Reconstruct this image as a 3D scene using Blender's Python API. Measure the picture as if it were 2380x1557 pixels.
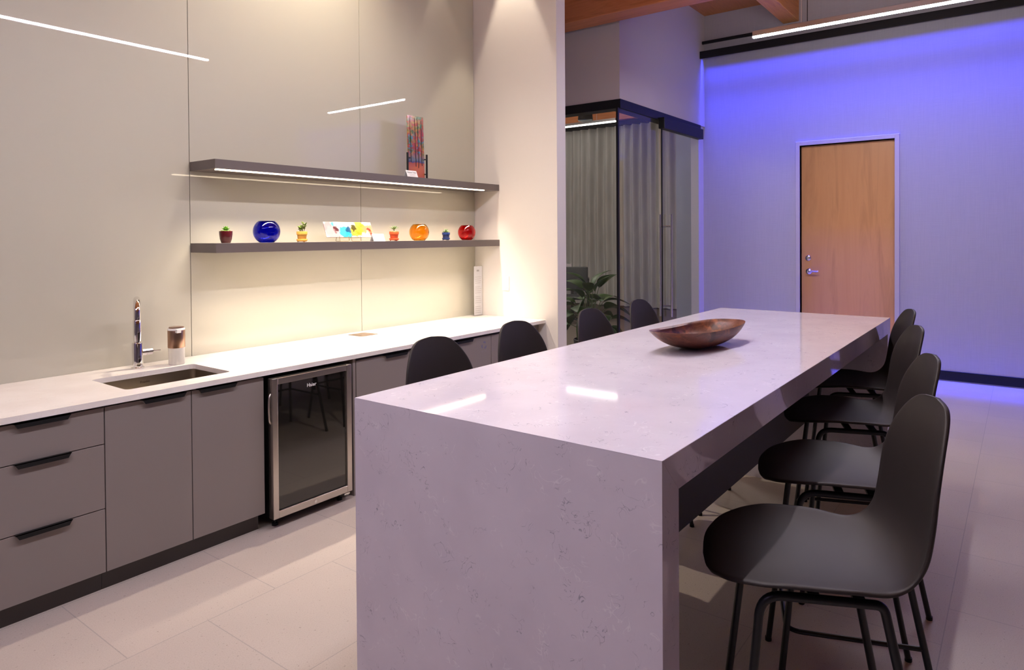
import bpy, bmesh, math, random
from mathutils import Vector, Matrix, Euler
PI = math.pi
random.seed(7)
sc = bpy.context.scene
for o in list(bpy.data.objects):
    bpy.data.objects.remove(o)
COL = sc.collection

# ------------------------------------------------------------------ camera
cam_d = bpy.data.cameras.new('camera')
cam = bpy.data.objects.new('camera', cam_d)
COL.objects.link(cam)
F_PX, PPX, PPY = 1569.33, 1244.4, 568.9
cam_d.sensor_fit = 'HORIZONTAL'
cam_d.sensor_width = 36.0
cam_d.lens = F_PX / 2380 * 36
cam_d.shift_x = (1190 - PPX) / 2380
cam_d.shift_y = (PPY - 778.5) / 2380
cam_d.clip_start = 0.05
yaw, pitch, roll = math.radians(35.923), math.radians(0.7347), math.radians(-0.3679)
Fv = Vector((math.cos(yaw) * math.cos(pitch), math.sin(yaw) * math.cos(pitch), -math.sin(pitch)))
Rv = Vector((math.sin(yaw), -math.cos(yaw), 0))
Uv = Rv.cross(Fv)
R2 = math.cos(roll) * Rv + math.sin(roll) * Uv
U2 = -math.sin(roll) * Rv + math.cos(roll) * Uv
cam.matrix_world = Matrix(((R2.x, U2.x, -Fv.x, 0), (R2.y, U2.y, -Fv.y, 0), (R2.z, U2.z, -Fv.z, 1.5308), (0, 0, 0, 1)))
sc.camera = cam

# ------------------------------------------------------------------ colour management, world
sc.view_settings.view_transform = 'Standard'
sc.view_settings.look = 'None'
sc.view_settings.gamma = 1
sc.view_settings.use_curve_mapping = False
sc.view_settings.exposure = 2.0
sc.cycles.use_denoising = True
sc.cycles.max_bounces = 10
sc.cycles.diffuse_bounces = 5
sc.cycles.glossy_bounces = 4
sc.cycles.transmission_bounces = 8
sc.cycles.sample_clamp_indirect = 6
sc.cycles.use_light_tree = True
w = bpy.data.worlds.new('world')
sc.world = w
w.use_nodes = True
w.node_tree.nodes['Background'].inputs[0].default_value = (0.02, 0.02, 0.025, 1)
w.node_tree.nodes['Background'].inputs[1].default_value = 1.0

# light levels
P_PENDANT = 54.0       # emission of the pendant diffusers
P_STRIP = 3.0          # emission of the shelf strips
P_SPOT = 26.0          # downlights over the counter
P_BLUE = 38.0
P_SHELF = 7.0
C_PENDANT = (0.98, 0.92, 1.0)
C_WARM = (1.0, 0.86, 0.69)
C_BLUE = (0.035, 0.05, 1.0)


def lamp(name, kind, loc, energy, color, rot=(0, 0, 0), **kw):
    d = bpy.data.lights.new(name, kind)
    d.energy = energy
    d.color = color
    for k, v in kw.items():
        setattr(d, k, v)
    o = bpy.data.objects.new(name, d)
    COL.objects.link(o)
    o.location = loc
    o.rotation_euler = rot
    return o


# blue wash lamp inside the cove on the far wall
lamp('cove_lamp', 'AREA', (8.075, -0.2, 3.745), P_BLUE * 0.33, C_BLUE, rot=(0, 0, 0), shape='RECTANGLE', size=0.035, size_y=6.9, spread=math.radians(75))
lamp('cove_lamp', 'AREA', (8.065, -0.2, 3.740), P_BLUE * 0.62, C_BLUE, rot=(0, 0, 0), shape='RECTANGLE', size=0.035, size_y=6.9, spread=math.radians(26))
# recessed downlights over the counter
for lx, ly, e_, ang, bl in ((1.35, 3.52, 0.05, 100, 1.0), (2.75, 3.55, 2.6, 110, 1.0), (4.38, 3.50, 1.0, 43, 0.35)):
    lamp('counter_downlight_lamp', 'SPOT', (lx, ly, 4.24), P_SPOT * e_, (1.0, 0.86, 0.68), spot_size=math.radians(ang), spot_blend=bl, shadow_soft_size=0.02)
# lensed strips under the two shelves
for lz, k in ((1.9226, 1.0), (1.4478, 0.46)):
    lamp('shelf_strip_lamp', 'AREA', (3.1985, 3.70, lz - (0.0060 if k == 1.0 else 0.0008)), P_SHELF * k, C_WARM, shape='RECTANGLE', size=2.32, size_y=0.024, spread=math.radians(88))
# rest of the room behind the camera

# ------------------------------------------------------------------ materials
MATS = {}


def mat(name, color=(0.5, 0.5, 0.5), rough=0.5, metal=0.0, coat=0.0, coat_rough=0.03, spec=0.5, trans=0.0, ior=1.45, emit=None, estr=0.0):
    m = bpy.data.materials.new(name)
    m.use_nodes = True
    b = m.node_tree.nodes['Principled BSDF']
    b.inputs['Base Color'].default_value = (*color, 1)
    b.inputs['Roughness'].default_value = rough
    b.inputs['Metallic'].default_value = metal
    b.inputs['Coat Weight'].default_value = coat
    b.inputs['Coat Roughness'].default_value = coat_rough
    b.inputs['Specular IOR Level'].default_value = spec
    b.inputs['Transmission Weight'].default_value = trans
    b.inputs['IOR'].default_value = ior
    if emit:
        b.inputs['Emission Color'].default_value = (*emit, 1)
        b.inputs['Emission Strength'].default_value = estr
    MATS[name] = m
    return m


class NT:
    """tiny helper for node graphs"""
    def __init__(self, m):
        self.t = m.node_tree
        self.b = self.t.nodes['Principled BSDF']

    def n(self, kind, **kw):
        x = self.t.nodes.new(kind)
        for k, v in kw.items():
            if k.startswith('i_'):
                x.inputs[k[2:].replace('_', ' ')].default_value = v
            else:
                setattr(x, k, v)
        return x

    def l(self, a, b):
        self.t.links.new(a, b)

    def coords(self, scale=(1, 1, 1), loc=(0, 0, 0), rot=(0, 0, 0)):
        c = self.n('ShaderNodeTexCoord')
        mp = self.n('ShaderNodeMapping')
        mp.inputs['Scale'].default_value = scale
        mp.inputs['Location'].default_value = loc
        mp.inputs['Rotation'].default_value = rot
        self.l(c.outputs['Object'], mp.inputs['Vector'])
        return mp.outputs['Vector']

    def noise(self, vec, scale, detail=3, rough=0.5, dist=0.0):
        x = self.n('ShaderNodeTexNoise')
        x.inputs['Scale'].default_value = scale
        x.inputs['Detail'].default_value = detail
        x.inputs['Roughness'].default_value = rough
        x.inputs['Distortion'].default_value = dist
        self.l(vec, x.inputs['Vector'])
        return x.outputs['Fac']

    def ramp(self, fac, stops, interp='LINEAR'):
        x = self.n('ShaderNodeValToRGB')
        x.color_ramp.interpolation = interp
        els = x.color_ramp.elements
        while len(els) < len(stops):
            els.new(0.5)
        for e, (p, c) in zip(els, stops):
            e.position = p
            e.color = (*c, 1) if len(c) == 3 else c
        self.l(fac, x.inputs['Fac'])
        return x.outputs['Color']

    def mix(self, fac, a, b, mode='MIX'):
        x = self.n('ShaderNodeMix', data_type='RGBA', blend_type=mode)
        for s, v in ((0, fac), (6, a), (7, b)):
            if isinstance(v, (int, float)):
                x.inputs[s].default_value = v
            elif isinstance(v, tuple):
                x.inputs[s].default_value = (*v, 1) if len(v) == 3 else v
            else:
                self.l(v, x.inputs[s])
        return x.outputs[2]

    def bump(self, h, strength=0.2, dist=0.001):
        x = self.n('ShaderNodeBump')
        x.inputs['Strength'].default_value = strength
        x.inputs['Distance'].default_value = dist
        self.l(h, x.inputs['Height'])
        self.l(x.outputs['Normal'], self.b.inputs['Normal'])

    def base(self, c):
        self.l(c, self.b.inputs['Base Color'])


def quartz(name, c0, c1, flecks, rough):
    m = mat(name, c0, rough, spec=0.5)
    g = NT(m)
    v = g.coords()
    a = g.ramp(g.noise(v, 5, 4), [(0.35, c0), (0.65, c1)])
    # short worm-like flecks: thin iso-bands of distorted noise, only where a mask allows
    vs = g.coords(scale=(1, 1, 1), loc=(3, 1, 2))
    f1 = g.ramp(g.noise(vs, 26, 2, 0.5, 1.2), [(0.488, (0, 0, 0)), (0.5, (1, 1, 1)), (0.512, (0, 0, 0))])
    m1 = g.ramp(g.noise(vs, 17, 2), [(0.56, (0, 0, 0)), (0.63, (1, 1, 1))])
    mk = g.mix(1.0, f1, m1, 'MULTIPLY')
    a = g.mix(mk, a, flecks[0])
    vs2 = g.coords(loc=(-7, 4, 9))
    f2 = g.ramp(g.noise(vs2, 21, 2, 0.5, 1.0), [(0.48, (0, 0, 0)), (0.5, (1, 1, 1)), (0.52, (0, 0, 0))])
    m2 = g.ramp(g.noise(vs2, 14, 2), [(0.55, (0, 0, 0)), (0.64, (0.6, 0.6, 0.6))])
    a = g.mix(g.mix(1.0, f2, m2, 'MULTIPLY'), a, flecks[1])
    g.base(a)
    return m


quartz('table_quartz', (0.64, 0.595, 0.68), (0.69, 0.645, 0.73), ((0.33, 0.32, 0.40), (0.84, 0.82, 0.86)), 0.055)
quartz('counter_quartz', (0.78, 0.73, 0.69), (0.84, 0.80, 0.76), ((0.66, 0.60, 0.56), (0.9, 0.88, 0.86)), 0.16)
mat('cabinet', (0.235, 0.20, 0.19), 0.42)
mat('cabinet_dark', (0.05, 0.045, 0.045), 0.6)
mat('kick', (0.075, 0.065, 0.063), 0.45)
mat('black_metal', (0.010, 0.010, 0.011), 0.45, spec=0.3)
mat('black_gap', (0.006, 0.006, 0.006), 0.7)
mat('stool_plastic', (0.027, 0.021, 0.020), 0.5, spec=0.35)
mat('stool_metal', (0.008, 0.009, 0.011), 0.34)
mat('wall_white', (0.72, 0.68, 0.64), 0.6)
mat('wall_grey', (0.58, 0.54, 0.54), 0.65)
mat('back_glass', (0.475, 0.453, 0.372), 0.55, coat=1.0, coat_rough=0.012)
mat('shelf', (0.14, 0.115, 0.107), 0.45)
mat('strip', (1, 1, 1), 0.5, emit=(1.0, 0.80, 0.56), estr=P_STRIP)
mat('pendant_glow', (1, 1, 1), 0.5, emit=C_PENDANT, estr=P_PENDANT)
mat('fill_panel_glow', (1, 1, 1), 0.5, emit=(0.70, 0.56, 1.0), estr=1.9)  # emission of the added fill panel behind the camera
mat('office_glow', (1, 1, 1), 0.5, emit=(1.0, 0.95, 0.88), estr=4.5)
mat('office_fill_glow', (1, 1, 1), 0.5, emit=(1.0, 0.95, 0.88), estr=75)  # emission of the added, hidden office fill light
mat('alu', (0.55, 0.55, 0.56), 0.35, metal=1.0)
mat('steel', (0.60, 0.56, 0.52), 0.30, metal=1.0)
mat('steel_dark', (0.42, 0.37, 0.31), 0.32, metal=1.0)
mat('chrome', (0.82, 0.80, 0.78), 0.05, metal=1.0)
mat('chrome_satin', (0.75, 0.74, 0.76), 0.18, metal=1.0)
mat('bronze', (0.42, 0.26, 0.18), 0.28, metal=1.0)
mat('bronze_plate', (0.30, 0.22, 0.16), 0.4, metal=0.7)
mat('white_plastic', (0.80, 0.78, 0.75), 0.35)
mat('paper', (0.80, 0.79, 0.80), 0.8)
mat('ink', (0.12, 0.12, 0.14), 0.8)
mat('ink_pale', (0.40, 0.38, 0.38), 0.8)
mat('logo_blue', (0.16, 0.15, 0.26), 0.6)
mat('logo_white', (0.75, 0.75, 0.75), 0.4)
mat('logo_dark', (0.06, 0.03, 0.02), 0.6)
mat('fridge_glass', (0.008, 0.007, 0.006), 0.03, ior=1.85)
mat('fridge_body', (0.01, 0.01, 0.01), 0.5)
mat('soil', (0.045, 0.03, 0.02), 0.95)
mat('pot_maroon', (0.075, 0.006, 0.008), 0.25, coat=0.5)
mat('pot_yellow', (0.46, 0.23, 0.035), 0.5)
mat('pot_orange', (0.52, 0.065, 0.015), 0.45)
mat('pot_navy', (0.012, 0.025, 0.10), 0.3)
mat('leaf_bright', (0.10, 0.24, 0.02), 0.4)
mat('leaf_sage', (0.15, 0.23, 0.09), 0.45)
mat('leaf_jade', (0.11, 0.17, 0.02), 0.4)
mat('leaf_dark', (0.035, 0.075, 0.012), 0.5, spec=0.3)
mat('stem', (0.10, 0.14, 0.04), 0.5)
mat('stem_brown', (0.16, 0.10, 0.05), 0.6)
mat('wire_gold', (0.35, 0.25, 0.12), 0.35, metal=0.8)
mat('wall_dim', (0.22, 0.20, 0.21), 0.7)
mat('door_jamb', (0.50, 0.46, 0.50), 0.5)
mat('office_panel', (0.30, 0.31, 0.34), 0.5)
mat('office_carpet', (0.10, 0.075, 0.06), 0.95)
mat('screen_grey', (0.30, 0.26, 0.27), 0.7)
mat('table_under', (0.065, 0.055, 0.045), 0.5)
mat('speaker_black', (0.02, 0.02, 0.02), 0.6)
mat('pot_grey', (0.06, 0.05, 0.06), 0.6)


def glass_mat(name, color, rough=0.0, ior=1.45):
    m = mat(name, color, rough, trans=1.0, ior=ior)
    return m


def thin_glass(name, tint, refl=1.0):
    """flat architectural pane: transparent, with a Fresnel reflection"""
    m = bpy.data.materials.new(name)
    m.use_nodes = True
    t = m.node_tree
    t.nodes.clear()
    o = t.nodes.new('ShaderNodeOutputMaterial')
    tr = t.nodes.new('ShaderNodeBsdfTransparent')
    tr.inputs[0].default_value = (*tint, 1)
    gl = t.nodes.new('ShaderNodeBsdfGlossy')
    gl.inputs['Roughness'].default_value = 0.0
    fr = t.nodes.new('ShaderNodeFresnel')
    fr.inputs['IOR'].default_value = 1.5
    mx = t.nodes.new('ShaderNodeMixShader')
    ge = t.nodes.new('ShaderNodeNewGeometry')
    inv = t.nodes.new('ShaderNodeMath')
    inv.operation = 'SUBTRACT'
    inv.inputs[0].default_value = 1.0
    t.links.new(ge.outputs['Backfacing'], inv.inputs[1])
    mu = t.nodes.new('ShaderNodeMath')
    mu.operation = 'MULTIPLY'
    t.links.new(fr.outputs[0], mu.inputs[0])
    t.links.new(inv.outputs[0], mu.inputs[1])
    t.links.new(mu.outputs[0], mx.inputs[0])
    t.links.new(tr.outputs[0], mx.inputs[1])
    t.links.new(gl.outputs[0], mx.inputs[2])
    t.links.new(mx.outputs[0], o.inputs[0])
    MATS[name] = m
    return m


thin_glass('office_glass', (0.86, 0.88, 0.88))
thin_glass('acrylic', (0.95, 0.95, 0.95))
glass_mat('glass_blue', (0.004, 0.018, 0.62))
glass_mat('glass_orange', (1.0, 0.56, 0.06))
glass_mat('glass_red', (0.80, 0.008, 0.010))
mat('soap_clear', (0.92, 0.90, 0.87), 0.25, trans=0.55, ior=1.4)
for gm in ('glass_blue', 'glass_orange', 'glass_red'):
    MATS[gm].node_tree.nodes['Principled BSDF'].inputs['Roughness'].default_value = 0.01


def floor_mat():
    m = mat('floor_tile', (0.5, 0.45, 0.42), 0.42, spec=0.4)
    g = NT(m)
    v = g.coords(loc=(-0.2, -0.247, 0))
    br = g.n('ShaderNodeTexBrick')
    br.offset = 0.5
    br.inputs['Scale'].default_value = 1.0
    br.inputs['Brick Width'].default_value = 0.6
    br.inputs['Row Height'].default_value = 0.6
    br.inputs['Mortar Size'].default_value = 0.0022
    br.inputs['Mortar Smooth'].default_value = 0.2
    br.inputs['Color1'].default_value = (0.47, 0.41, 0.37, 1)
    br.inputs['Color2'].default_value = (0.50, 0.435, 0.39, 1)
    br.inputs['Mortar'].default_value = (0.36, 0.32, 0.30, 1)
    g.l(v, br.inputs['Vector'])
    c = br.outputs['Color']
    v2 = g.coords()
    c = g.mix(0.5, c, g.ramp(g.noise(v2, 2.2, 4), [(0.3, (0.90, 0.90, 0.90)), (0.7, (1.06, 1.05, 1.04))]), 'MULTIPLY')
    sp = g.ramp(g.noise(v2, 95, 2), [(0.66, (1, 1, 1)), (0.74, (0.62, 0.58, 0.56))])
    c = g.mix(0.9, c, sp, 'MULTIPLY')
    sp2 = g.ramp(g.noise(g.coords(loc=(9, 9, 9)), 210, 2), [(0.3, (0.90, 0.88, 0.86)), (0.5, (1, 1, 1)), (0.75, (1.06, 1.06, 1.06))])
    c = g.mix(0.8, c, sp2, 'MULTIPLY')
    g.base(c)
    return m


def wood_mat(name, c0, c1, axis='x', scale=1.0, rough=0.45, plank=None):
    m = mat(name, c0, rough)
    g = NT(m)
    s = {'x': (1.2, 14, 14), 'y': (14, 1.2, 14), 'z': (14, 14, 1.2)}[axis]
    v = g.coords(scale=tuple(q * scale for q in s))
    n = g.noise(v, 1.6, 5, 0.6, 0.8)
    c = g.ramp(n, [(0.25, c0), (0.55, c1), (0.8, tuple(q * 0.8 for q in c0))])
    g.base(c)
    g.bump(n, 0.1, 0.002)
    return m


floor_mat()
wood_mat('ceiling_wood', (0.42, 0.155, 0.045), (0.55, 0.22, 0.07), 'x')
wood_mat('beam_wood', (0.40, 0.135, 0.045), (0.58, 0.22, 0.09), 'y', 0.8)
wood_mat('beam_wood_x', (0.52, 0.20, 0.05), (0.70, 0.31, 0.08), 'x', 0.8)
wood_mat('door_wood', (0.60, 0.285, 0.115), (0.66, 0.33, 0.14), 'z', 0.35, 0.38)


def far_wall_mat():
    m = mat('wall_fabric', (0.42, 0.40, 0.42), 0.75)
    g = NT(m)
    v = g.coords(scale=(160, 160, 5))
    v2 = g.coords(scale=(6, 6, 170))
    a = g.noise(v, 1.0, 3)
    b = g.noise(v2, 1.0, 3)
    c = g.mix(0.5, g.ramp(a, [(0.3, (0.395, 0.375, 0.405)), (0.7, (0.445, 0.425, 0.45))]), g.ramp(b, [(0.3, (0.40, 0.38, 0.405)), (0.7, (0.44, 0.42, 0.445))]))
    g.base(c)
    g.bump(a, 0.15, 0.001)


far_wall_mat()


def bowl_mat():
    m = mat('bowl_wood', (0.16, 0.05, 0.025), 0.38)
    g = NT(m)
    v = g.coords(scale=(5, 22, 22))
    n = g.noise(v, 1.3, 6, 0.65, 1.5)
    v2 = g.coords(scale=(1, 1, 1))
    k = g.noise(v2, 9, 4, 0.6, 0.6)
    a = g.ramp(n, [(0.3, (0.06, 0.018, 0.010)), (0.5, (0.14, 0.046, 0.026)), (0.7, (0.21, 0.080, 0.046))])
    c = g.mix(g.ramp(k, [(0.60, (0, 0, 0)), (0.74, (0.7, 0.7, 0.7))]), a, (0.42, 0.13, 0.03))
    c = g.mix(g.ramp(g.noise(v2, 16, 3), [(0.60, (0, 0, 0)), (0.68, (0.8, 0.8, 0.8))]), c, (0.035, 0.012, 0.008))
    g.base(c)
    g.bump(n, 0.35, 0.002)


bowl_mat()


def curtain_mat():
    m = mat('curtain', (0.36, 0.34, 0.32), 0.85)
    g = NT(m)
    g.base(g.ramp(g.noise(g.coords(scale=(3, 3, 0.6)), 3, 2), [(0.3, (0.33, 0.31, 0.29)), (0.7, (0.39, 0.37, 0.35))]))


curtain_mat()


def ink_art_mat():
    """loose splashes of ink on a white glass strip; local x along the strip 0..0.42, z up 0..0.115"""
    m = mat('ink_art', (0.78, 0.77, 0.75), 0.25, coat=0.3)
    g = NT(m)
    v = g.coords()
    c = (0.40, 0.395, 0.385)
    wob = g.n('ShaderNodeTexNoise')
    wob.inputs['Scale'].default_value = 26
    wob.inputs['Detail'].default_value = 6
    wob.inputs['Roughness'].default_value = 0.7
    g.l(v, wob.inputs['Vector'])
    sub = g.n('ShaderNodeVectorMath', operation='SUBTRACT')
    g.l(wob.outputs['Color'], sub.inputs[0])
    sub.inputs[1].default_value = (0.5, 0.5, 0.5)
    scl = g.n('ShaderNodeVectorMath', operation='SCALE')
    g.l(sub.outputs[0], scl.inputs[0])
    scl.inputs['Scale'].default_value = 0.085
    add = g.n('ShaderNodeVectorMath', operation='ADD')
    g.l(v, add.inputs[0])
    g.l(scl.outputs[0], add.inputs[1])
    col = None
    cur = c
    blobs = [(0.035, 0.07, 0.055, (0.62, 0.33, 0.36)), (0.06, 0.03, 0.06, (0.70, 0.45, 0.48)), (0.090, 0.058, 0.026, (0.10, 0.012, 0.02)),
             (0.075, 0.095, 0.018, (0.10, 0.50, 0.62)), (0.105, 0.095, 0.013, (0.14, 0.55, 0.65)),
             (0.155, 0.040, 0.048, (0.005, 0.45, 0.60)), (0.200, 0.050, 0.028, (0.0, 0.09, 0.25)), (0.185, 0.018, 0.024, (0.02, 0.50, 0.68)),
             (0.222, 0.022, 0.018, (0.02, 0.30, 0.12)), (0.250, 0.045, 0.045, (0.80, 0.60, 0.02)), (0.245, 0.070, 0.024, (0.07, 0.06, 0.005)),
             (0.280, 0.030, 0.028, (0.45, 0.38, 0.01)), (0.290, 0.095, 0.035, (0.88, 0.72, 0.04)), (0.320, 0.065, 0.040, (0.85, 0.38, 0.02)),
             (0.300, 0.050, 0.025, (0.85, 0.62, 0.03)), (0.375, 0.06, 0.045, (0.85, 0.36, 0.16)), (0.375, 0.055, 0.020, (0.80, 0.03, 0.02)), (0.388, 0.022, 0.016, (0.78, 0.06, 0.02))]
    for bx, bz, r, bc in blobs:
        d = g.n('ShaderNodeVectorMath', operation='DISTANCE')
        g.l(add.outputs[0], d.inputs[0])
        d.inputs[1].default_value = (bx, -0.003, bz)
        mr = g.n('ShaderNodeMapRange')
        mr.inputs['From Min'].default_value = r * 0.75
        mr.inputs['From Max'].default_value = r * 1.1
        mr.inputs['To Min'].default_value = 0.95
        mr.inputs['To Max'].default_value = 0.0
        g.l(d.outputs['Value'], mr.inputs['Value'])
        cur = g.mix(mr.outputs[0], cur, tuple(0.36 * q for q in bc))
    g.base(cur)


ink_art_mat()


def tree_art_mat():
    """glass panel with an autumn wood: sky, foliage patches, dark ground band; local x 0..0.17, z 0..0.48"""
    m = mat('tree_art', (0.5, 0.2, 0.05), 0.15, coat=0.8)
    g = NT(m)
    v = g.coords()
    sep = g.n('ShaderNodeSeparateXYZ')
    g.l(v, sep.inputs[0])
    mr = g.n('ShaderNodeMapRange')
    mr.inputs['From Min'].default_value = 0.0
    mr.inputs['From Max'].default_value = 0.48
    g.l(sep.outputs['Z'], mr.inputs['Value'])
    nz = g.noise(v, 14, 3)
    ad = g.n('ShaderNodeMath', operation='MULTIPLY_ADD')
    g.l(nz, ad.inputs[0])
    ad.inputs[1].default_value = 0.10
    g.l(mr.outputs[0], ad.inputs[2])
    sky = g.ramp(ad.outputs[0], [(0.05, (0.42, 0.09, 0.004)), (0.22, (0.55, 0.15, 0.005)), (0.285, (0.40, 0.10, 0.01)), (0.30, (0.07, 0.065, 0.12)), (0.34, (0.15, 0.16, 0.14)), (0.52, (0.08, 0.24, 0.26)), (0.75, (0.05, 0.28, 0.22)), (1.0, (0.10, 0.30, 0.12))])
    hi = g.ramp(mr.outputs[0], [(0.30, (0, 0, 0)), (0.42, (1, 1, 1))])
    f1 = g.mix(1.0, g.ramp(g.noise(g.coords(loc=(1, 2, 3)), 16, 4, 0.7), [(0.42, (0, 0, 0)), (0.48, (1, 1, 1))]), hi, 'MULTIPLY')
    c = g.mix(f1, sky, (0.34, 0.05, 0.004))
    f2 = g.mix(1.0, g.ramp(g.noise(g.coords(loc=(5, 2, 8)), 15, 4, 0.7), [(0.50, (0, 0, 0)), (0.58, (1, 1, 1))]), hi, 'MULTIPLY')
    c = g.mix(f2, c, (0.42, 0.20, 0.008))
    f3 = g.mix(1.0, g.ramp(g.noise(g.coords(loc=(3, 7, 1)), 13, 4, 0.7), [(0.51, (0, 0, 0)), (0.60, (1, 1, 1))]), hi, 'MULTIPLY')
    c = g.mix(f3, c, (0.06, 0.13, 0.005))
    g.base(c)


tree_art_mat()

# ------------------------------------------------------------------ mesh helpers


class MB:
    def __init__(self):
        self.bm = bmesh.new()

    def box(self, a, b, bevel=0.0, seg=2):
        bm = bmesh.new()
        x0, y0, z0 = a
        x1, y1, z1 = b
        vs = [bm.verts.new(p) for p in ((x0, y0, z0), (x1, y0, z0), (x1, y1, z0), (x0, y1, z0), (x0, y0, z1), (x1, y0, z1), (x1, y1, z1), (x0, y1, z1))]
        for f in ((0, 3, 2, 1), (4, 5, 6, 7), (0, 1, 5, 4), (1, 2, 6, 5), (2, 3, 7, 6), (3, 0, 4, 7)):
            bm.faces.new([vs[i] for i in f])
        if bevel:
            bmesh.ops.bevel(bm, geom=bm.edges[:], offset=bevel, segments=seg, profile=0.6, affect='EDGES')
        self._merge(bm)
        return self

    def _merge(self, bm):
        me = bpy.data.meshes.new('tmp')
        bm.to_mesh(me)
        bm.free()
        self.bm.from_mesh(me)
        bpy.data.meshes.remove(me)

    def prism(self, pts, z0, z1, axis='z', bevel=0.0):
        """extrude a closed 2D outline; axis = extrusion axis"""
        bm = bmesh.new()

        def P(u, v, w):
            return {'z': (u, v, w), 'y': (u, w, v), 'x': (w, u, v)}[axis]
        lo = [bm.verts.new(P(u, v, z0)) for u, v in pts]
        hi = [bm.verts.new(P(u, v, z1)) for u, v in pts]
        n = len(pts)
        bm.faces.new(lo[::-1])
        bm.faces.new(hi)
        for i in range(n):
            bm.faces.new((lo[i], lo[(i + 1) % n], hi[(i + 1) % n], hi[i]))
        bmesh.ops.recalc_face_normals(bm, faces=bm.faces[:])
        if bevel:
            bmesh.ops.bevel(bm, geom=bm.edges[:], offset=bevel, segments=2, affect='EDGES')
        self._merge(bm)
        return self

    def lathe(self, prof, seg=32, center=(0, 0, 0), M=None, cap=True):
        """prof: list of (r, z)"""
        bm = bmesh.new()
        rings = []
        for r, z in prof:
            if r < 1e-6:
                rings.append([bm.verts.new((0, 0, z))])
            else:
                rings.append([bm.verts.new((r * math.cos(2 * PI * i / seg), r * math.sin(2 * PI * i / seg), z)) for i in range(seg)])
        for a, b in zip(rings[:-1], rings[1:]):
            for i in range(seg):
                j = (i + 1) % seg
                if len(a) == 1 and len(b) == 1:
                    continue
                if len(a) == 1:
                    bm.faces.new((a[0], b[j], b[i]))
                elif len(b) == 1:
                    bm.faces.new((a[i], a[j], b[0]))
                else:
                    bm.faces.new((a[i], a[j], b[j], b[i]))
        if cap:
            if len(rings[0]) > 1:
                bm.faces.new(rings[0][::-1])
            if len(rings[-1]) > 1:
                bm.faces.new(rings[-1])
        bmesh.ops.recalc_face_normals(bm, faces=bm.faces[:])
        T = Matrix.Translation(center)
        if M is not None:
            T = T @ M
        bm.transform(T)
        self._merge(bm)
        return self

    def tube(self, pts, r, seg=12, r1=None):
        """round tube along a polyline; ends capped"""
        pts = [Vector(p) for p in pts]
        n = len(pts)
        bm = bmesh.new()
        rings = []
        up = None
        for i, p in enumerate(pts):
            t = (pts[min(i + 1, n - 1)] - pts[max(i - 1, 0)]).normalized()
            if up is None:
                up = t.orthogonal().normalized()
            up = (up - t * up.dot(t)).normalized()
            s = t.cross(up)
            rr = r if r1 is None else r + (r1 - r) * i / (n - 1)
            rings.append([bm.verts.new(p + rr * (math.cos(2 * PI * k / seg) * up + math.sin(2 * PI * k / seg) * s)) for k in range(seg)])
        for a, b in zip(rings[:-1], rings[1:]):
            for k in range(seg):
                bm.faces.new((a[k], a[(k + 1) % seg], b[(k + 1) % seg], b[k]))
        bm.faces.new(rings[0][::-1])
        bm.faces.new(rings[-1])
        bmesh.ops.recalc_face_normals(bm, faces=bm.faces[:])
        self._merge(bm)
        return self

    def grid(self, fn, nu, nv, close_u=False):
        bm = bmesh.new()
        vs = [[bm.verts.new(fn(i / nu, j / nv)) for j in range(nv + 1)] for i in range(nu + (0 if close_u else 1))]
        L = len(vs)
        for i in range(nu):
            for j in range(nv):
                a, b = vs[i], vs[(i + 1) % L]
                try:
                    bm.faces.new((a[j], b[j], b[j + 1], a[j + 1]))
                except ValueError:
                    pass
        bmesh.ops.remove_doubles(bm, verts=bm.verts[:], dist=1e-5)
        bmesh.ops.recalc_face_normals(bm, faces=bm.faces[:])
        self._merge(bm)
        return self

    def xform(self, M):
        self.bm.transform(M)
        return self


def arc(c, a, b, r, t0, t1, n=8):
    """points on an arc in the plane spanned by unit vectors a, b"""
    c, a, b = Vector(c), Vector(a), Vector(b)
    return [c + r * (math.cos(t0 + (t1 - t0) * i / n) * a + math.sin(t0 + (t1 - t0) * i / n) * b) for i in range(n + 1)]


def fillet(pts, r, n=6):
    """polyline with rounded corners"""
    pts = [Vector(p) for p in pts]
    out = [pts[0]]
    for i in range(1, len(pts) - 1):
        p, a, b = pts[i], pts[i - 1], pts[i + 1]
        da, db = (a - p), (b - p)
        rr = min(r, da.length * 0.49, db.length * 0.49)
        p0, p1 = p + da.normalized() * rr, p + db.normalized() * rr
        for k in range(n + 1):
            t = k / n
            out.append((1 - t) ** 2 * p0 + 2 * t * (1 - t) * p + t * t * p1)
    out.append(pts[-1])
    return out


def put(name, mb, m, parent=None, smooth=False, world=False, label=None):
    """link the mesh as one object; world=True: geometry given in world coordinates under a placed parent"""
    me = bpy.data.meshes.new(name)
    if world and parent is not None:
        top = parent
        off = Vector((0, 0, 0))
        while top is not None:
            off += top.location
            top = top.parent
        mb.bm.transform(Matrix.Translation(-off))
    mb.bm.to_mesh(me)
    mb.bm.free()
    if smooth:
        for p in me.polygons:
            p.use_smooth = True
        try:
            me.set_sharp_from_angle(angle=math.radians(40))
        except Exception:
            pass
    me.materials.append(MATS[m])
    o = bpy.data.objects.new(name, me)
    COL.objects.link(o)
    if parent is not None:
        o.parent = parent
    if label:
        o['label'] = label
    return o


def thing(name, label, cat, loc=(0, 0, 0), rz=0.0, group=None):
    o = bpy.data.objects.new(name, None)
    o.empty_display_size = 0.1
    COL.objects.link(o)
    o.location = loc
    o.rotation_euler = (0, 0, rz)
    return tag(o, label, cat, group)


def tag(o, label, cat, group=None, kind=None):
    o['label'] = label
    o['category'] = cat
    if group:
        o['group'] = group
    if kind:
        o['kind'] = kind
    return o


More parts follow.
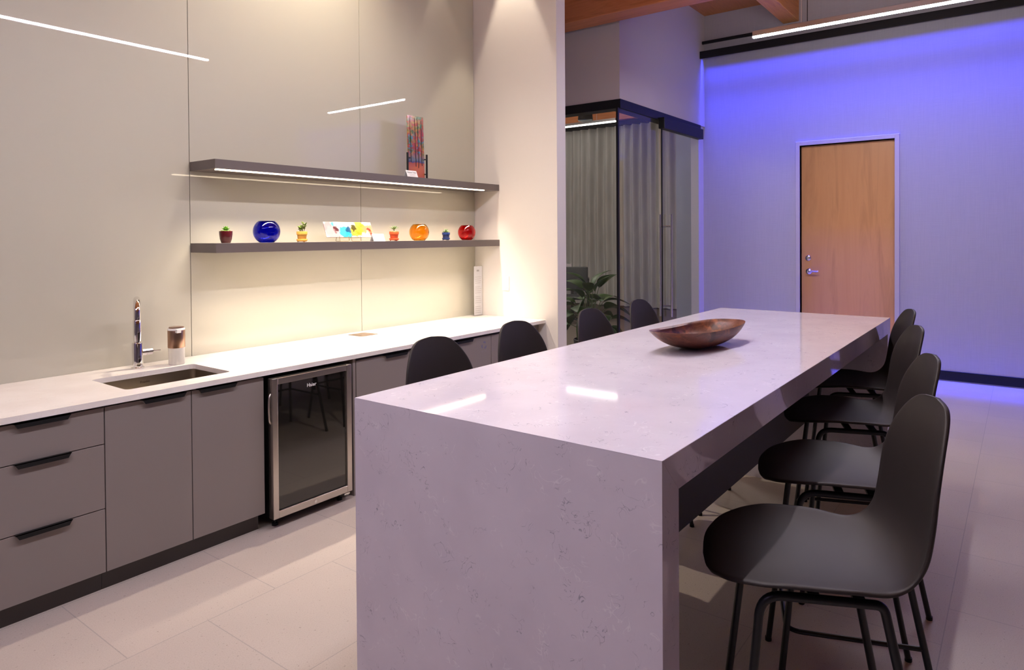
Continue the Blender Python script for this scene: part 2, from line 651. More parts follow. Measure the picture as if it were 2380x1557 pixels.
def struct(name, mb, m, label=None, **kw):
    o = put(name, mb, m, **kw)
    o['kind'] = 'structure'
    if label:
        o['label'] = label
    return o


def text(name, s, size, m, M, parent, depth=0.0006, squeeze=1.0, bold=0.0):
    c = bpy.data.curves.new('tmp_text', 'FONT')
    c.body = s
    c.size = size
    c.extrude = depth
    c.offset = bold
    c.align_x = 'CENTER'
    c.align_y = 'CENTER'
    o = bpy.data.objects.new('tmp_text', c)
    COL.objects.link(o)
    dg = bpy.context.evaluated_depsgraph_get()
    me = bpy.data.meshes.new_from_object(o.evaluated_get(dg))
    bpy.data.objects.remove(o)
    bpy.data.curves.remove(c)
    me.transform(Matrix.Scale(squeeze, 4, (1, 0, 0)))
    me.transform(M)
    me.materials.clear()
    me.materials.append(MATS[m])
    r = bpy.data.objects.new(name, me)
    COL.objects.link(r)
    r.parent = parent
    return r


def copy_tree(o, parent=None):
    c = o.copy()
    COL.objects.link(c)
    if parent is not None:
        c.parent = parent
    for ch in list(o.children):
        copy_tree(ch, c)
    return c


# ------------------------------------------------------------------ the setting
YW = 3.948      # face of the glass wall
YC = 3.191      # front edge of the counter
ZC = 0.841
XS = 4.539      # partition wall
XB = 8.160      # far wall
YG = 3.264      # office front
XG = 5.950
ZCEIL = 4.28
X0, Y0 = -3.6, -3.6

struct('floor', MB().box((X0, Y0, -0.1), (13.2, 9.2, 0)), 'floor_tile')
struct('ceiling', MB().box((X0, Y0, ZCEIL), (13.2, 9.2, ZCEIL + 0.12)), 'ceiling_wood')
struct('wall_left', MB().box((X0, YW + 0.012, 0), (XS, YW + 0.15, ZCEIL)), 'wall_white')
struct('wall_partition', MB().box((XS, 3.067, 0), (4.667, 6.7, ZCEIL), 0.002, 1), 'wall_white')
struct('wall_far', MB().box((XB, Y0, 0), (XB + 0.15, 1.131, ZCEIL)).box((XB, 2.114, 0), (XB + 0.15, YG + 0.02, ZCEIL)).box((XB, 1.131, 2.558), (XB + 0.15, 2.114, ZCEIL)), 'wall_fabric')
struct('wall_back', MB().box((X0 - 0.12, Y0, 0), (X0, YW + 0.15, ZCEIL)), 'wall_dim')
struct('wall_right', MB().box((X0, Y0 - 0.12, 0), (XB + 0.15, Y0, ZCEIL)), 'wall_dim')
struct('wall_corridor', MB().box((4.667, 6.58, 0), (XG + 0.12, 6.7, ZCEIL)).box((XG, 6.7, 0), (XG + 0.12, 9.2, ZCEIL)), 'wall_grey')
# soffit wall over the office glass
struct('wall_office', MB().box((XG, YG, 2.89), (XB, YG + 0.12, ZCEIL)).box((XG, YG + 0.12, 2.89), (XG + 0.12, 6.58, ZCEIL)), 'wall_grey')
struct('wall_office_end', MB().box((8.0, YG + 0.02, 0), (XB, YG + 0.12, 2.89)).box((XB, YG + 0.02, 0), (13.2, YG + 0.12, ZCEIL)), 'wall_grey')
struct('wall_office_inner', MB().box((XB, YG + 0.12, 0), (XB + 0.12, 3.655, ZCEIL)), 'office_panel')
struct('wall_office_far', MB().box((13.0, YG + 0.12, 0), (13.2, 9.2, ZCEIL)).box((XG + 0.12, 9.05, 0), (13.0, 9.2, ZCEIL)), 'wall_grey')
struct('trim_1', MB().box((XG - 0.01, YG - 0.012, 2.80), (8.0, YG + 0.13, 2.89)).box((XG - 0.01, YG + 0.13, 2.80), (XG + 0.13, 6.58, 2.89)), 'black_metal')
struct('floor_office', MB().box((XG + 0.13, YG + 0.13, 0.0), (13.0, 9.05, 0.008)), 'office_carpet')
struct('baseboard_far', MB().box((XB - 0.012, Y0, 0.012), (XB, 1.086, 0.108), 0.002, 1).box((XB - 0.012, 2.157, 0.012), (XB, YG, 0.108), 0.002, 1), 'black_metal')

# glass wall panels, each a hair out of plane with its neighbour
for i, (a, b, tilt, lab) in enumerate(((0.76, 2.0105, 0.0, 'back-painted beige glass wall panel behind the sink, left of the shelves'),
                                       (2.0145, 3.2645, 0.0035, 'back-painted beige glass wall panel behind the left half of the shelves'),
                                       (3.2685, 4.533, -0.002, 'back-painted beige glass wall panel behind the right half of the shelves'))):
    p = thing('glass_wall_panel', lab, 'wall panel', ((a + b) / 2, YW, ZC), 0, 'glass panels on the kitchen wall')
    put('glass_sheet', MB().box((-(b - a) / 2, 0.0, 0.0), ((b - a) / 2, 0.008, ZCEIL - ZC - 0.002)), 'back_glass', p)
    p.rotation_euler = (tilt * 0.5, 0, 0)
    p.rotation_euler = (0, 0, 0)
MB_left = MB().box((X0, YW, ZC), (0.756, YW + 0.008, ZCEIL - 0.002))
tag(put('glass_wall_panel', MB_left, 'back_glass'), 'back-painted beige glass wall panel at the far left edge of the wall', 'wall panel', 'glass panels on the kitchen wall')

# beams
tag(put('wooden_beam', MB().box((5.640, -3.5, 3.64), (5.890, 6.5, ZCEIL - 0.001), 0.006, 1), 'beam_wood'), 'large timber ceiling beam running across in front of the office soffit', 'beam', 'timber ceiling beams')
for yb in (2.12, 0.78, -0.56):
    lab = {2.12: 'timber joist meeting the far wall just left of the pendant cable', 0.78: 'timber joist meeting the far wall above the black cove channel, near the top right corner', -0.56: 'timber joist right of the picture running to the far wall'}[yb]
    tag(put('wooden_joist', MB().box((5.891, yb, 4.0), (XB - 0.001, yb + 0.18, ZCEIL - 0.001), 0.006, 1), 'beam_wood_x'), lab, 'beam', 'timber joists at the far wall')

# cove channel on the far wall and the conduit above it
cv = thing('light_cove', 'long black channel on the far wall hiding the blue wash light', 'light cove', (7.995, -0.14, 3.71))
put('channel', MB().box((7.995, -3.55, 3.71), (8.0, YG - 0.002, 3.80)).box((7.995, -3.55, 3.795), (XB - 0.001, YG - 0.002, 3.80)), 'black_metal', cv, world=True)
tag(put('conduit', MB().box((8.06, -3.5, 3.905), (8.09, YG - 0.003, 3.94), 0.004, 2).box((8.09, 2.6, 3.91), (XB, 2.63, 3.935)).box((8.09, 0.6, 3.91), (XB, 0.63, 3.935)), 'black_metal'), 'thin black conduit rail running above the cove channel on the far wall', 'conduit')

# far wall door
d = thing('door_1', 'tall maple veneer door in a painted frame on the blue-lit wall', 'door', (XB, 1.62, 0))
d['kind'] = 'structure'
put('door_frame', MB().box((XB - 0.018, 1.086, 0), (XB + 0.10, 1.131, 2.603), 0.002, 1).box((XB - 0.018, 2.114, 0), (XB + 0.10, 2.157, 2.603), 0.002, 1)
    .box((XB - 0.018, 1.131, 2.558), (XB + 0.10, 2.114, 2.603), 0.002, 1), 'door_jamb', d, world=True)
leaf = put('door_leaf', MB().box((XB + 0.055, 1.134, 0.008), (XB + 0.10, 2.111, 2.553), 0.002, 1), 'door_wood', d, world=True)
RX = Matrix.Rotation(-PI / 2, 4, 'Y')
put('deadbolt', MB().lathe([(0, 0), (0.034, 0), (0.034, 0.006), (0.028, 0.014), (0.022, 0.018), (0, 0.018)], 24, (XB + 0.056, 2.035, 1.256), RX).box((XB + 0.028, 2.018, 1.262), (XB + 0.042, 2.046, 1.268)), 'chrome_satin', d, True, True, label='chrome deadbolt')
lv = put('lever_handle', MB().lathe([(0, 0), (0.033, 0), (0.033, 0.006), (0.026, 0.014), (0.012, 0.018), (0.011, 0.05), (0, 0.05)], 24, (XB + 0.056, 2.03, 1.10), RX)
         .tube(fillet([(XB + 0.010, 2.03, 1.10), (XB + 0.004, 2.0, 1.103), (XB + 0.006, 1.915, 1.103)], 0.02), 0.0085, 12), 'chrome_satin', d, True, True, label='chrome lever handle')

# ------------------------------------------------------------------ partition outlet
def outlet(loc, rz, lab):
    t = thing('wall_outlet', lab, 'outlet', loc, rz)
    put('cover_plate', MB().box((-0.006, -0.0375, -0.061), (0, 0.0375, 0.061), 0.002, 2), 'white_plastic', t)
    for dz in (-0.027, 0.027):
        r = put('socket', MB().box((-0.009, -0.017, dz - 0.019), (-0.005, 0.017, dz + 0.019), 0.003, 2), 'white_plastic', t)
        put('slot', MB().box((-0.0095, -0.008, dz - 0.002), (-0.0088, -0.006, dz + 0.008)).box((-0.0095, 0.006, dz - 0.002), (-0.0088, 0.008, dz + 0.008)).box((-0.0095, -0.0025, dz - 0.012), (-0.0088, 0.0025, dz - 0.008)), 'ink_pale', r)
    return t


outlet((XS - 0.0005, 3.603, 1.127), 0, 'white duplex power outlet on the partition wall above the counter end')

# ------------------------------------------------------------------ counter
ct = thing('countertop', 'long pale quartz worktop with an undermount sink cutout', 'countertop', (2.9, 3.57, 0.8156))
SX0, SX1, SY0, SY1 = 1.39, 1.895, 3.318, 3.702


def round_rect(x0, x1, y0, y1, r, n=5):
    out = []
    for cx, cy, t0 in ((x1 - r, y1 - r, 0), (x0 + r, y1 - r, PI / 2), (x0 + r, y0 + r, PI), (x1 - r, y0 + r, 1.5 * PI)):
        for k in range(n + 1):
            t = t0 + PI / 2 * k / n
            out.append((cx + r * math.cos(t), cy + r * math.sin(t)))
    return out


def slab_with_hole(x0, x1, y0, y1, z0, z1, hole):
    bm = bmesh.new()
    n = len(hole)
    outer = []
    cx, cy = sum(h[0] for h in hole) / n, sum(h[1] for h in hole) / n
    q = n // 4
    corners = [(x1, y1), (x0, y1), (x0, y0), (x1, y0)]
    res = {}
    for z in (z0, z1):
        hv = [bm.verts.new((a, b, z)) for a, b in hole]
        cv_ = [bm.verts.new((a, b, z)) for a, b in corners]
        for k in range(4):
            seg = [hv[(k * q + i) % n] for i in range(q)]
            nxt = hv[((k + 1) * q) % n]
            for i in range(q - 1):
                bm.faces.new((cv_[k], seg[i], seg[i + 1]))
            bm.faces.new((cv_[k], seg[-1], nxt, cv_[(k + 1) % 4]))
        res[z] = (hv, cv_)
    for i in range(n):
        bm.faces.new((res[z0][0][i], res[z0][0][(i + 1) % n], res[z1][0][(i + 1) % n], res[z1][0][i]))
    for i in range(4):
        bm.faces.new((res[z0][1][i], res[z0][1][(i + 1) % 4], res[z1][1][(i + 1) % 4], res[z1][1][i]))
    bmesh.ops.recalc_face_normals(bm, faces=bm.faces[:])
    m = MB()
    m._merge(bm)
    return m


put('slab', slab_with_hole(0.36, XS - 0.001, YC, YW - 0.001, 0.8156, ZC, round_rect(SX0, SX1, SY0, SY1, 0.025, 5)), 'counter_quartz', ct, world=True)

sk = thing('sink', 'rectangular stainless undermount sink set in the worktop', 'sink', (1.64, 3.51, 0.62))
bm = bmesh.new()
rr0 = round_rect(SX0 - 0.006, SX1 + 0.006, SY0 - 0.006, SY1 + 0.006, 0.025, 5)
levels = [(0.8156, 0), (0.63, 0.002), (0.612, 0.02)]
rings = []
for z, ins in levels:
    rings.append([bm.verts.new((a + ((1.6425 - a) * ins / 0.25), b + ((3.51 - b) * ins / 0.19), z)) for a, b in rr0])
for a, b in zip(rings[:-1], rings[1:]):
    for i in range(len(a)):
        bm.faces.new((a[i], a[(i + 1) % len(a)], b[(i + 1) % len(a)], b[i]))
bm.faces.new(rings[-1])
mb = MB()
mb._merge(bm)
bs = put('basin', mb, 'steel_dark', sk, True, True)
put('drain', MB().lathe([(0.0, 0.0), (0.035, 0.0), (0.045, 0.004), (0.05, 0.0)], 24, (1.64, 3.56, 0.6125), cap=False), 'chrome', sk, True, True)
text('maker_mark', 'Franke', 0.017, 'logo_dark', Matrix.Translation((1.643 - 1.64, 3.7045 - 3.51, 0.787 - 0.62)) @ Matrix.Rotation(PI / 2, 4, 'X'), sk)

# faucet
fx, fy = 1.659, 3.821
fa = thing('kitchen_faucet', 'chrome gooseneck pull-down faucet with side lever behind the sink', 'faucet', (fx, fy, ZC))
put('base_flange', MB().lathe([(0.032, 0), (0.032, 0.006), (0.027, 0.009)], 32), 'chrome', fa, True)
put('body', MB().lathe([(0.026, 0.009), (0.026, 0.135), (0.024, 0.138)], 32), 'chrome', fa, True)
dv = Vector((-0.398, -0.917, 0)).normalized()
ra = 0.078
neck = [Vector((0, 0, 0.135)), Vector((0, 0, 0.20))] + arc(Vector((0, 0, 0.295)) + dv * ra, -dv, Vector((0, 0, 1)), ra, 0, PI, 18) + [dv * 2 * ra + Vector((0, 0, 0.27))]
put('neck', MB().tube(neck, 0.0165, 20), 'chrome', fa, True)
hd = dv * 2 * ra
put('spray_head', MB().lathe([(0.0165, 0.275), (0.019, 0.272), (0.0195, 0.20), (0.018, 0.165), (0.012, 0.163)], 28, (hd.x, hd.y, 0)), 'chrome', fa, True)
lvr = put('lever', MB().lathe([(0.0, 0), (0.018, 0), (0.018, 0.058), (0.015, 0.060), (0, 0.060)], 24, (0.015, 0, 0.083), Matrix.Rotation(PI / 2, 4, 'Y')), 'chrome', fa, True)
put('lever_pin', MB().tube([(0.072, 0, 0.083), (0.118, 0, 0.081)], 0.0035, 10), 'chrome', lvr, True)
put('lever_ring', MB().lathe([(0.019, 0), (0.019, 0.003)], 24, (0.045, 0, 0.083), Matrix.Rotation(PI / 2, 4, 'Y')), 'chrome', lvr, True)

# soap dispenser
so = thing('soap_dispenser', 'automatic soap dispenser with bronze band and clear base on the worktop', 'soap dispenser', (1.839, 3.771, ZC))
put('reservoir', MB().lathe([(0.037, 0), (0.040, 0.004), (0.041, 0.09), (0.040, 0.095)], 40), 'soap_clear', so, True)
put('pump_housing', MB().lathe([(0.0425, 0.092), (0.0435, 0.096), (0.0435, 0.186), (0.0425, 0.188)], 40), 'bronze', so, True)
put('lid', MB().lathe([(0.0425, 0.188), (0.0425, 0.196), (0.040, 0.199)], 40), 'white_plastic', so, True)
put('sensor_cap', MB().lathe([(0.038, 0.199), (0.037, 0.205), (0.030, 0.206)], 40), 'bronze', so, True)
put('spout', MB().box((-0.024, -0.055, 0.176), (0.0, -0.036, 0.197), 0.003, 2), 'white_plastic', so, True)

# pop-up outlet plate in the worktop
po = thing('popup_outlet', 'square bronze pop-up outlet cover set into the worktop', 'outlet', (3.148, 3.793, ZC))
put('cover', MB().box((-0.072, -0.072, 0.0), (0.072, 0.072, 0.003), 0.001, 1), 'bronze_plate', po)
put('lid', MB().box((-0.052, -0.052, 0.003), (0.052, 0.052, 0.0045), 0.0005, 1), 'bronze_plate', po)

# tall acrylic sign
sg = thing('menu_sign', 'tall narrow white notice in an acrylic stand at the corner of the worktop', 'sign', (4.47, 3.86, ZC + 0.0005))
put('acrylic_stand', MB().box((-0.055, -0.004, 0.0), (0.055, -0.002, 0.434)).box((-0.055, -0.03, 0.0), (0.055, 0.03, 0.002)), 'acrylic', sg)
sheet = put('sheet', MB().box((-0.053, -0.0018, 0.004), (0.053, 0.0, 0.43)), 'paper', sg)
MM = MB()
z = 0.40
MM.box((-0.018, -0.0022, 0.385), (0.014, -0.0018, 0.40))
random.seed(3)
put('heading', MM, 'ink_pale', sheet)
for blk in range(4):
    MM = MB()
    for q in range(4):
        z = 0.335 - blk * 0.086 - q * 0.0172
        xa = -0.040
        while xa < 0.03:
            wd = random.uniform(0.008, 0.02)
            MM.box((xa, -0.0022, z), (min(xa + wd, 0.04), -0.0018, z + 0.0035))
            xa += wd + 0.004
    put('text_block', MM, 'ink_pale', sheet)

# ------------------------------------------------------------------ base cabinets
YF = 3.211   # door faces
YB = YF + 0.019


def pull(x0, x1, ztop, parent):
    """black edge pull: a strip hooked over the front's top edge with a tapered lip"""
    mb = MB().prism([(x0, ztop + 0.004), (x1, ztop + 0.004), (x1 - 0.012, ztop - 0.016), (x0 + 0.012, ztop - 0.016)], YF - 0.017, YF - 0.013, 'y')
    mb.box((x0, YF - 0.017, ztop + 0.001), (x1, YF + 0.010, ztop + 0.004))
    return put('handle', mb, 'black_metal', parent, world=True, label='black edge pull')


def carcass(t, x0, x1, kick=True):
    put('body', MB().box((x0, YB + 0.001, 0.092), (x1, YW - 0.06, 0.8120)), 'cabinet_dark', t, world=True)
    if kick:
        put('toe_kick', MB().box((x0, 3.262, 0.0), (x1, 3.275, 0.091)), 'kick', t, world=True)


def front(name, t, x0, x1, z0, z1, px0, px1):
    f = put(name, MB().box((x0 + 0.0015, YF, z0), (x1 - 0.0015, YB, z1), 0.0008, 1), 'cabinet', t, world=True)
    pull(px0, px1, z1, f)
    return f


def drawer_cab(x0, x1, lab):
    t = thing('drawer_cabinet', lab, 'cabinet', ((x0 + x1) / 2, YF, 0), 0, 'grey base cabinets')
    carcass(t, x0, x1)
    c = (x0 + x1) / 2
    for z0, z1 in ((0.648, 0.804), (0.369, 0.644), (0.092, 0.365)):
        front('drawer', t, x0, x1, z0, z1, c - 0.098, c + 0.098)
    return t


drawer_cab(0.357, 0.799, 'grey three-drawer base cabinet just left of the picture edge')
drawer_cab(0.801, 1.256, 'grey base cabinet with three drawers at the left end')
t = thing('sink_cabinet', 'grey two-door base cabinet under the sink', 'cabinet', (1.63, YF, 0), 0, 'grey base cabinets')
put('body', MB().box((1.257, YB + 0.001, 0.092), (2.010, YW - 0.06, 0.56)).box((1.257, YB + 0.001, 0.56), (1.275, YW - 0.06, 0.812)).box((1.992, YB + 0.001, 0.56), (2.010, YW - 0.06, 0.812)), 'cabinet_dark', t, world=True)
put('toe_kick', MB().box((1.257, 3.262, 0.0), (2.0, 3.275, 0.091)), 'kick', t, world=True)
front('door', t, 1.257, 1.632, 0.092, 0.804, 1.407, 1.603)
front('door', t, 1.633, 2.010, 0.092, 0.804, 1.660, 1.856)

tag(put('filler_panel', MB().box((2.585, YF - 0.002, 0.0), (2.604, YW - 0.06, 0.812), 0.0008, 1), 'cabinet'), 'narrow grey end panel between the cooler and the next cabinet', 'panel')
for x0, x1, hx, lab in ((2.610, 3.236, 2.92, 'grey base cabinet right of the glass-door cooler'), (3.238, 3.862, 3.554, 'grey base cabinet with the blue recycling symbol'), (3.864, 4.42, 4.14, 'grey base cabinet at the right end by the partition')):
    t = thing('base_cabinet', lab, 'cabinet', ((x0 + x1) / 2, YF, 0), 0, 'grey base cabinets')
    carcass(t, x0, x1)
    f = front('door', t, x0, x1, 0.092, 0.796, hx - 0.097, hx + 0.097)
    if hx == 3.554:
        g_ = MB()
        cx, cz, rr = 3.781, 0.732, 0.024
        for k in range(3):
            a0 = PI / 2 + k * 2 * PI / 3
            for s0, s1 in ((-0.42, 0.30),):
                pts = []
                for q in range(6):
                    a = a0 + s0 + (s1 - s0) * q / 5
                    pts.append((cx + (rr + 0.005) * math.cos(a), cz + (rr + 0.005) * math.sin(a)))
                for q in range(5, -1, -1):
                    a = a0 + s0 + (s1 - s0) * q / 5
                    pts.append((cx + (rr - 0.005) * math.cos(a), cz + (rr - 0.005) * math.sin(a)))
                g_.prism(pts, YF - 0.0006, YF - 0.0001, 'y')
            a = a0 - 0.42
            g_.prism([(cx + (rr + 0.010) * math.cos(a), cz + (rr + 0.010) * math.sin(a)), (cx + (rr - 0.010) * math.cos(a), cz + (rr - 0.010) * math.sin(a)), (cx + rr * math.cos(a - 0.5), cz + rr * math.sin(a - 0.5))], YF - 0.0006, YF - 0.0001, 'y')
        put('recycling_mark', g_, 'logo_blue', f, world=True, label='blue recycling arrows')
        text('recycling_caption', 'RECYCLE', 0.014, 'screen_grey', Matrix.Translation((3.779 - t.location.x, -0.0002, 0.690)) @ Matrix.Rotation(PI / 2, 4, 'X'), f, 0.0003)
tag(put('filler_panel', MB().box((4.425, YF + 0.05, 0.0), (XS - 0.001, YF + 0.068, 0.812), 0.0008, 1), 'cabinet'), 'grey recessed filler panel between the last cabinet and the partition wall', 'panel')

# ------------------------------------------------------------------ beverage cooler
YD = 3.165
co = thing('beverage_cooler', 'under-counter beverage cooler with a steel-framed dark glass door', 'cooler', (2.29, 3.4, 0))
put('housing', MB().box((2.050, YD + 0.045, 0.045), (2.560, YW - 0.12, 0.79), 0.003, 1), 'fridge_body', co, world=True)
dr = put('door', MB().box((2.030, YD, 0.058), (2.062, YD + 0.042, 0.795), 0.003, 2).box((2.505, YD, 0.058), (2.538, YD + 0.042, 0.795), 0.003, 2)
         .box((2.062, YD, 0.762), (2.505, YD + 0.042, 0.795), 0.002, 1).box((2.062, YD, 0.058), (2.505, YD + 0.042, 0.096), 0.002, 1), 'steel', co, False, True, label='brushed steel door frame')
put('glass_pane', MB().box((2.062, YD + 0.012, 0.096), (2.505, YD + 0.030, 0.762)), 'fridge_glass', dr, world=True, label='dark tinted glass')
text('maker_name', 'Haier', 0.027, 'logo_white', Matrix.Translation((2.276 - 2.29, YD + 0.0112 - 3.4, 0.722)) @ Matrix.Rotation(PI / 2, 4, 'X'), dr, 0.0004, bold=0.0004)
put('lock', MB().lathe([(0.0, 0), (0.009, 0), (0.009, 0.004), (0, 0.004)], 20, (2.285, YD + 0.0005, 0.076), Matrix.Rotation(PI / 2, 4, 'X')), 'chrome', dr, True, True)
put('door_handle', MB().tube(fillet([(2.030, YD + 0.02, 0.715), (2.018, YD + 0.012, 0.70), (2.014, YD + 0.010, 0.64), (2.018, YD + 0.012, 0.575), (2.030, YD + 0.02, 0.56)], 0.03), 0.005, 10), 'steel', dr, True, True)
for fx_ in (2.08, 2.50):
    for fy_ in (3.235, 3.70):
        put('foot', MB().lathe([(0.016, 0), (0.016, 0.012), (0.006, 0.014), (0.006, 0.046)], 16, (fx_, fy_, 0)), 'black_metal', co, True, True)
put('hinge', MB().box((2.49, YD + 0.01, 0.040), (2.53, YD + 0.05, 0.052), 0.003, 1), 'chrome', co, False, True)

# ------------------------------------------------------------------ shelves
def shelf(x0, z0, z1, lab, strip_x, drop):
    t = thing('floating_shelf', lab, 'shelf', ((x0 + XS) / 2, 3.81, z0), 0, 'grey floating shelves')
    ya, yb = 3.6698, YW - 0.001
    mb = MB()
    gx0, gx1 = strip_x
    mb.box((x0, ya, z0), (XS - 0.001, yb, z1))
    put('board', mb, 'shelf', t, world=True)
    put('light_strip', MB().box((gx0, 3.685, z0 - drop), (gx1, 3.715, z0 - 0.0001)), 'strip', t, world=True, label='glowing warm light strip')
    return t


shelf(2.0142, 1.9226, 1.9757, 'upper grey floating shelf with a warm light strip underneath', (2.037, 4.36), 0.0055)
shelf(2.0142, 1.4478, 1.5020, 'lower grey floating shelf holding pots and coloured glass bowls', (2.037, 4.36), 0.0003)

ZS = 1.5022

# ---- small pots
def pot_profile(kind, r, h):
    if kind == 'cup':
        return [(r * 0.66, 0), (r * 0.70, 0.002), (r * 0.90, h * 0.35), (r * 0.99, h * 0.75), (r, h * 0.985), (r * 0.97, h), (r * 0.90, h), (r * 0.88, h * 0.88)]
    return [(r * 0.72, 0), (r * 0.74, 0.001), (r * 0.86, h * 0.60), (r * 0.86, h * 0.64), (r * 0.98, h * 0.66), (r, h * 0.97), (r * 0.98, h), (r * 0.88, h), (r * 0.86, h * 0.88)]


def leaf_mesh(L, W, T=0.35, fold=0.2, curve=0.3, thick=0.0):
    """leaf from origin along +z, curving to +x"""
    def fn(u, v):
        s = u
        wv = W * (math.sin(PI * min(1, s ** 0.8)) ** 0.8) * (1 - 0.15 * s)
        x = curve * L * s * s
        z = L * s * (1 - 0.25 * curve * s)
        y = (v - 0.5) * wv
        x -= fold * abs(v - 0.5) * wv
        return (x, y, z)
    return fn


def fat_leaf(mb, base, az, tilt, L, W, T, seg=8):
    """succulent leaf: a swollen pointed body"""
    bm = bmesh.new()
    rings = []
    n = 6
    for i in range(n + 1):
        s = i / n
        k = math.sin(PI * min(0.98, (0.12 + 0.88 * s)) ** 1.0) ** 0.7 if s < 1 else 0.02
        w_, t_ = W * k / 2, T * k / 2
        rings.append([bm.verts.new((t_ * math.cos(2 * PI * q / seg) + 0.18 * L * s * s, w_ * math.sin(2 * PI * q / seg), L * s)) for q in range(seg)])
    for a, b in zip(rings[:-1], rings[1:]):
        for q in range(seg):
            bm.faces.new((a[q], a[(q + 1) % seg], b[(q + 1) % seg], b[q]))
    bm.faces.new(rings[0][::-1])
    bm.faces.new(rings[-1])
    M = Matrix.Translation(base) @ Matrix.Rotation(az, 4, 'Z') @ Matrix.Rotation(tilt, 4, 'Y')
    bm.transform(M)
    mb._merge(bm)


def potted(name, lab, x, kind, r, h, pm, plant, y=3.80, saucer=False):
    t = thing(name, lab, 'plant pot', (x, y, ZS), 0, 'little potted succulents on the lower shelf')
    zb = 0.0
    if saucer:
        for k in range(3):
            a = k * 2 * PI / 3 + 0.5
            put('foot', MB().lathe([(0.004, 0), (0.005, 0.004)], 8, (r * 0.75 * math.cos(a), r * 0.75 * math.sin(a), 0)), pm, t, True)
        zb = 0.004
        put('saucer', MB().lathe([(r * 0.78, 0.0), (r * 0.95, 0.004), (r * 1.0, 0.014), (r * 0.97, 0.016), (r * 0.9, 0.014), (r * 0.8, 0.004)], 32, (0, 0, zb)), pm, t, True)
        zb += 0.005
    put('pot', MB().lathe(pot_profile(kind, r, h), 36, (0, 0, zb), cap=False), pm, t, True)
    zt = zb + h * 0.88
    put('soil', MB().lathe([(0, zt), (r * 0.87, zt - 0.001)], 24, cap=False), 'soil', t)
    random.seed(int(x * 100))
    mb = MB()
    if plant == 'rosette':
        for ring, (n, tl, L) in enumerate(((7, 1.15, 0.030), (6, 0.75, 0.028), (4, 0.35, 0.024))):
            for k in range(n):
                fat_leaf(mb, (0, 0, zt + 0.004 + ring * 0.006), k * 2 * PI / n + ring * 0.5, tl, L, 0.017, 0.008)
        put('leaves', mb, 'leaf_bright', t, True)
    elif plant == 'jade':
        st = MB()
        for b in range(7):
            a = b * 2.4
            rad = random.uniform(0.008, 0.028)
            top = Vector((rad * math.cos(a), rad * math.sin(a), zt + random.uniform(0.030, 0.072)))
            st.tube([(0.3 * top.x, 0.3 * top.y, zt - 0.002), (top.x * 0.8, top.y * 0.8, (zt + top.z) / 2), top], 0.0018, 6)
            for q in range(8):
                f = 0.45 + 0.55 * q / 7
                pp = Vector((top.x * f, top.y * f, zt + (top.z - zt) * f))
                fat_leaf(mb, pp, q * 1.57 + a, random.uniform(0.6, 1.3), random.uniform(0.014, 0.020), 0.010, 0.005)
        put('stems', st, 'stem_brown', t, True)
        put('leaves', mb, 'leaf_jade', t, True)
    elif plant == 'star':
        for k in range(11):
            fat_leaf(mb, (0.015 * math.cos(k), 0.015 * math.sin(k), zt + 0.002), k * 0.571 + 0.2, 1.15, random.uniform(0.026, 0.034), 0.011, 0.007)
        for k in range(8):
            fat_leaf(mb, (0, 0, zt + 0.022), k * 0.785, random.uniform(0.65, 1.0), random.uniform(0.034, 0.042), 0.010, 0.006)
        for k in range(5):
            fat_leaf(mb, (0, 0, zt + 0.024), k * 1.256 + 0.4, 0.35, 0.030, 0.009, 0.005)
        put('stems', MB().tube([(0, 0, zt - 0.002), (0, 0, zt + 0.024)], 0.003, 8), 'stem', t, True)
        put('leaves', mb, 'leaf_sage', t, True)
    else:
        for k in range(9):
            fat_leaf(mb, (0, 0, zt), k * 0.7 + 0.3, random.uniform(0.55, 0.95), random.uniform(0.034, 0.044), 0.011, 0.006)
        for k in range(5):
            fat_leaf(mb, (0, 0, zt + 0.004), k * 1.256, 0.28, 0.036, 0.010, 0.006)
        put('leaves', mb, 'leaf_sage', t, True)
    return t


potted('potted_succulent', 'glossy maroon pot with a bright green rosette succulent', 2.146, 'cup', 0.037, 0.070, 'pot_maroon', 'rosette')
potted('potted_succulent', 'yellow clay pot on a saucer with a small jade plant', 2.662, 'rim', 0.0345, 0.060, 'pot_yellow', 'jade', saucer=True)
potted('potted_succulent', 'orange clay pot on a saucer with a spiky star succulent', 3.453, 'rim', 0.036, 0.060, 'pot_orange', 'star', saucer=True)
potted('potted_succulent', 'small navy blue pot on a saucer with a pale aloe', 4.010, 'rim', 0.033, 0.054, 'pot_navy', 'aloe', saucer=True)


# ---- glass bowls (hollow spheres cut flat on top)
def globe(x, r, m, lab):
    t = thing('glass_bowl', lab, 'bowl', (x, 3.80, ZS), 0, 'round coloured glass bowls on the lower shelf')
    zc = r * 0.86
    out, inn = [], []
    th = 0.004
    top = math.asin(min(0.999, 0.80))
    bot = -math.asin(0.86)
    for i in range(22):
        a = bot + (top - bot) * i / 21
        out.append((r * math.cos(a), zc + r * math.sin(a)))
    for i in range(22):
        a = top - (top - (bot + 0.10)) * i / 21
        inn.append(((r - th) * math.cos(a), zc + (r - th) * math.sin(a)))
    prof = [(0, 0)] + out + inn + [(0, 0.012)]
    put('bowl', MB().lathe(prof, 56, cap=False), m, t, True)
    return t


globe(2.410, 0.080, 'glass_blue', 'large cobalt blue round glass bowl on the lower shelf')
globe(3.711, 0.0765, 'glass_orange', 'amber orange round glass bowl on the lower shelf')
globe(4.262, 0.0745, 'glass_red', 'red round glass bowl at the right end of the lower shelf')

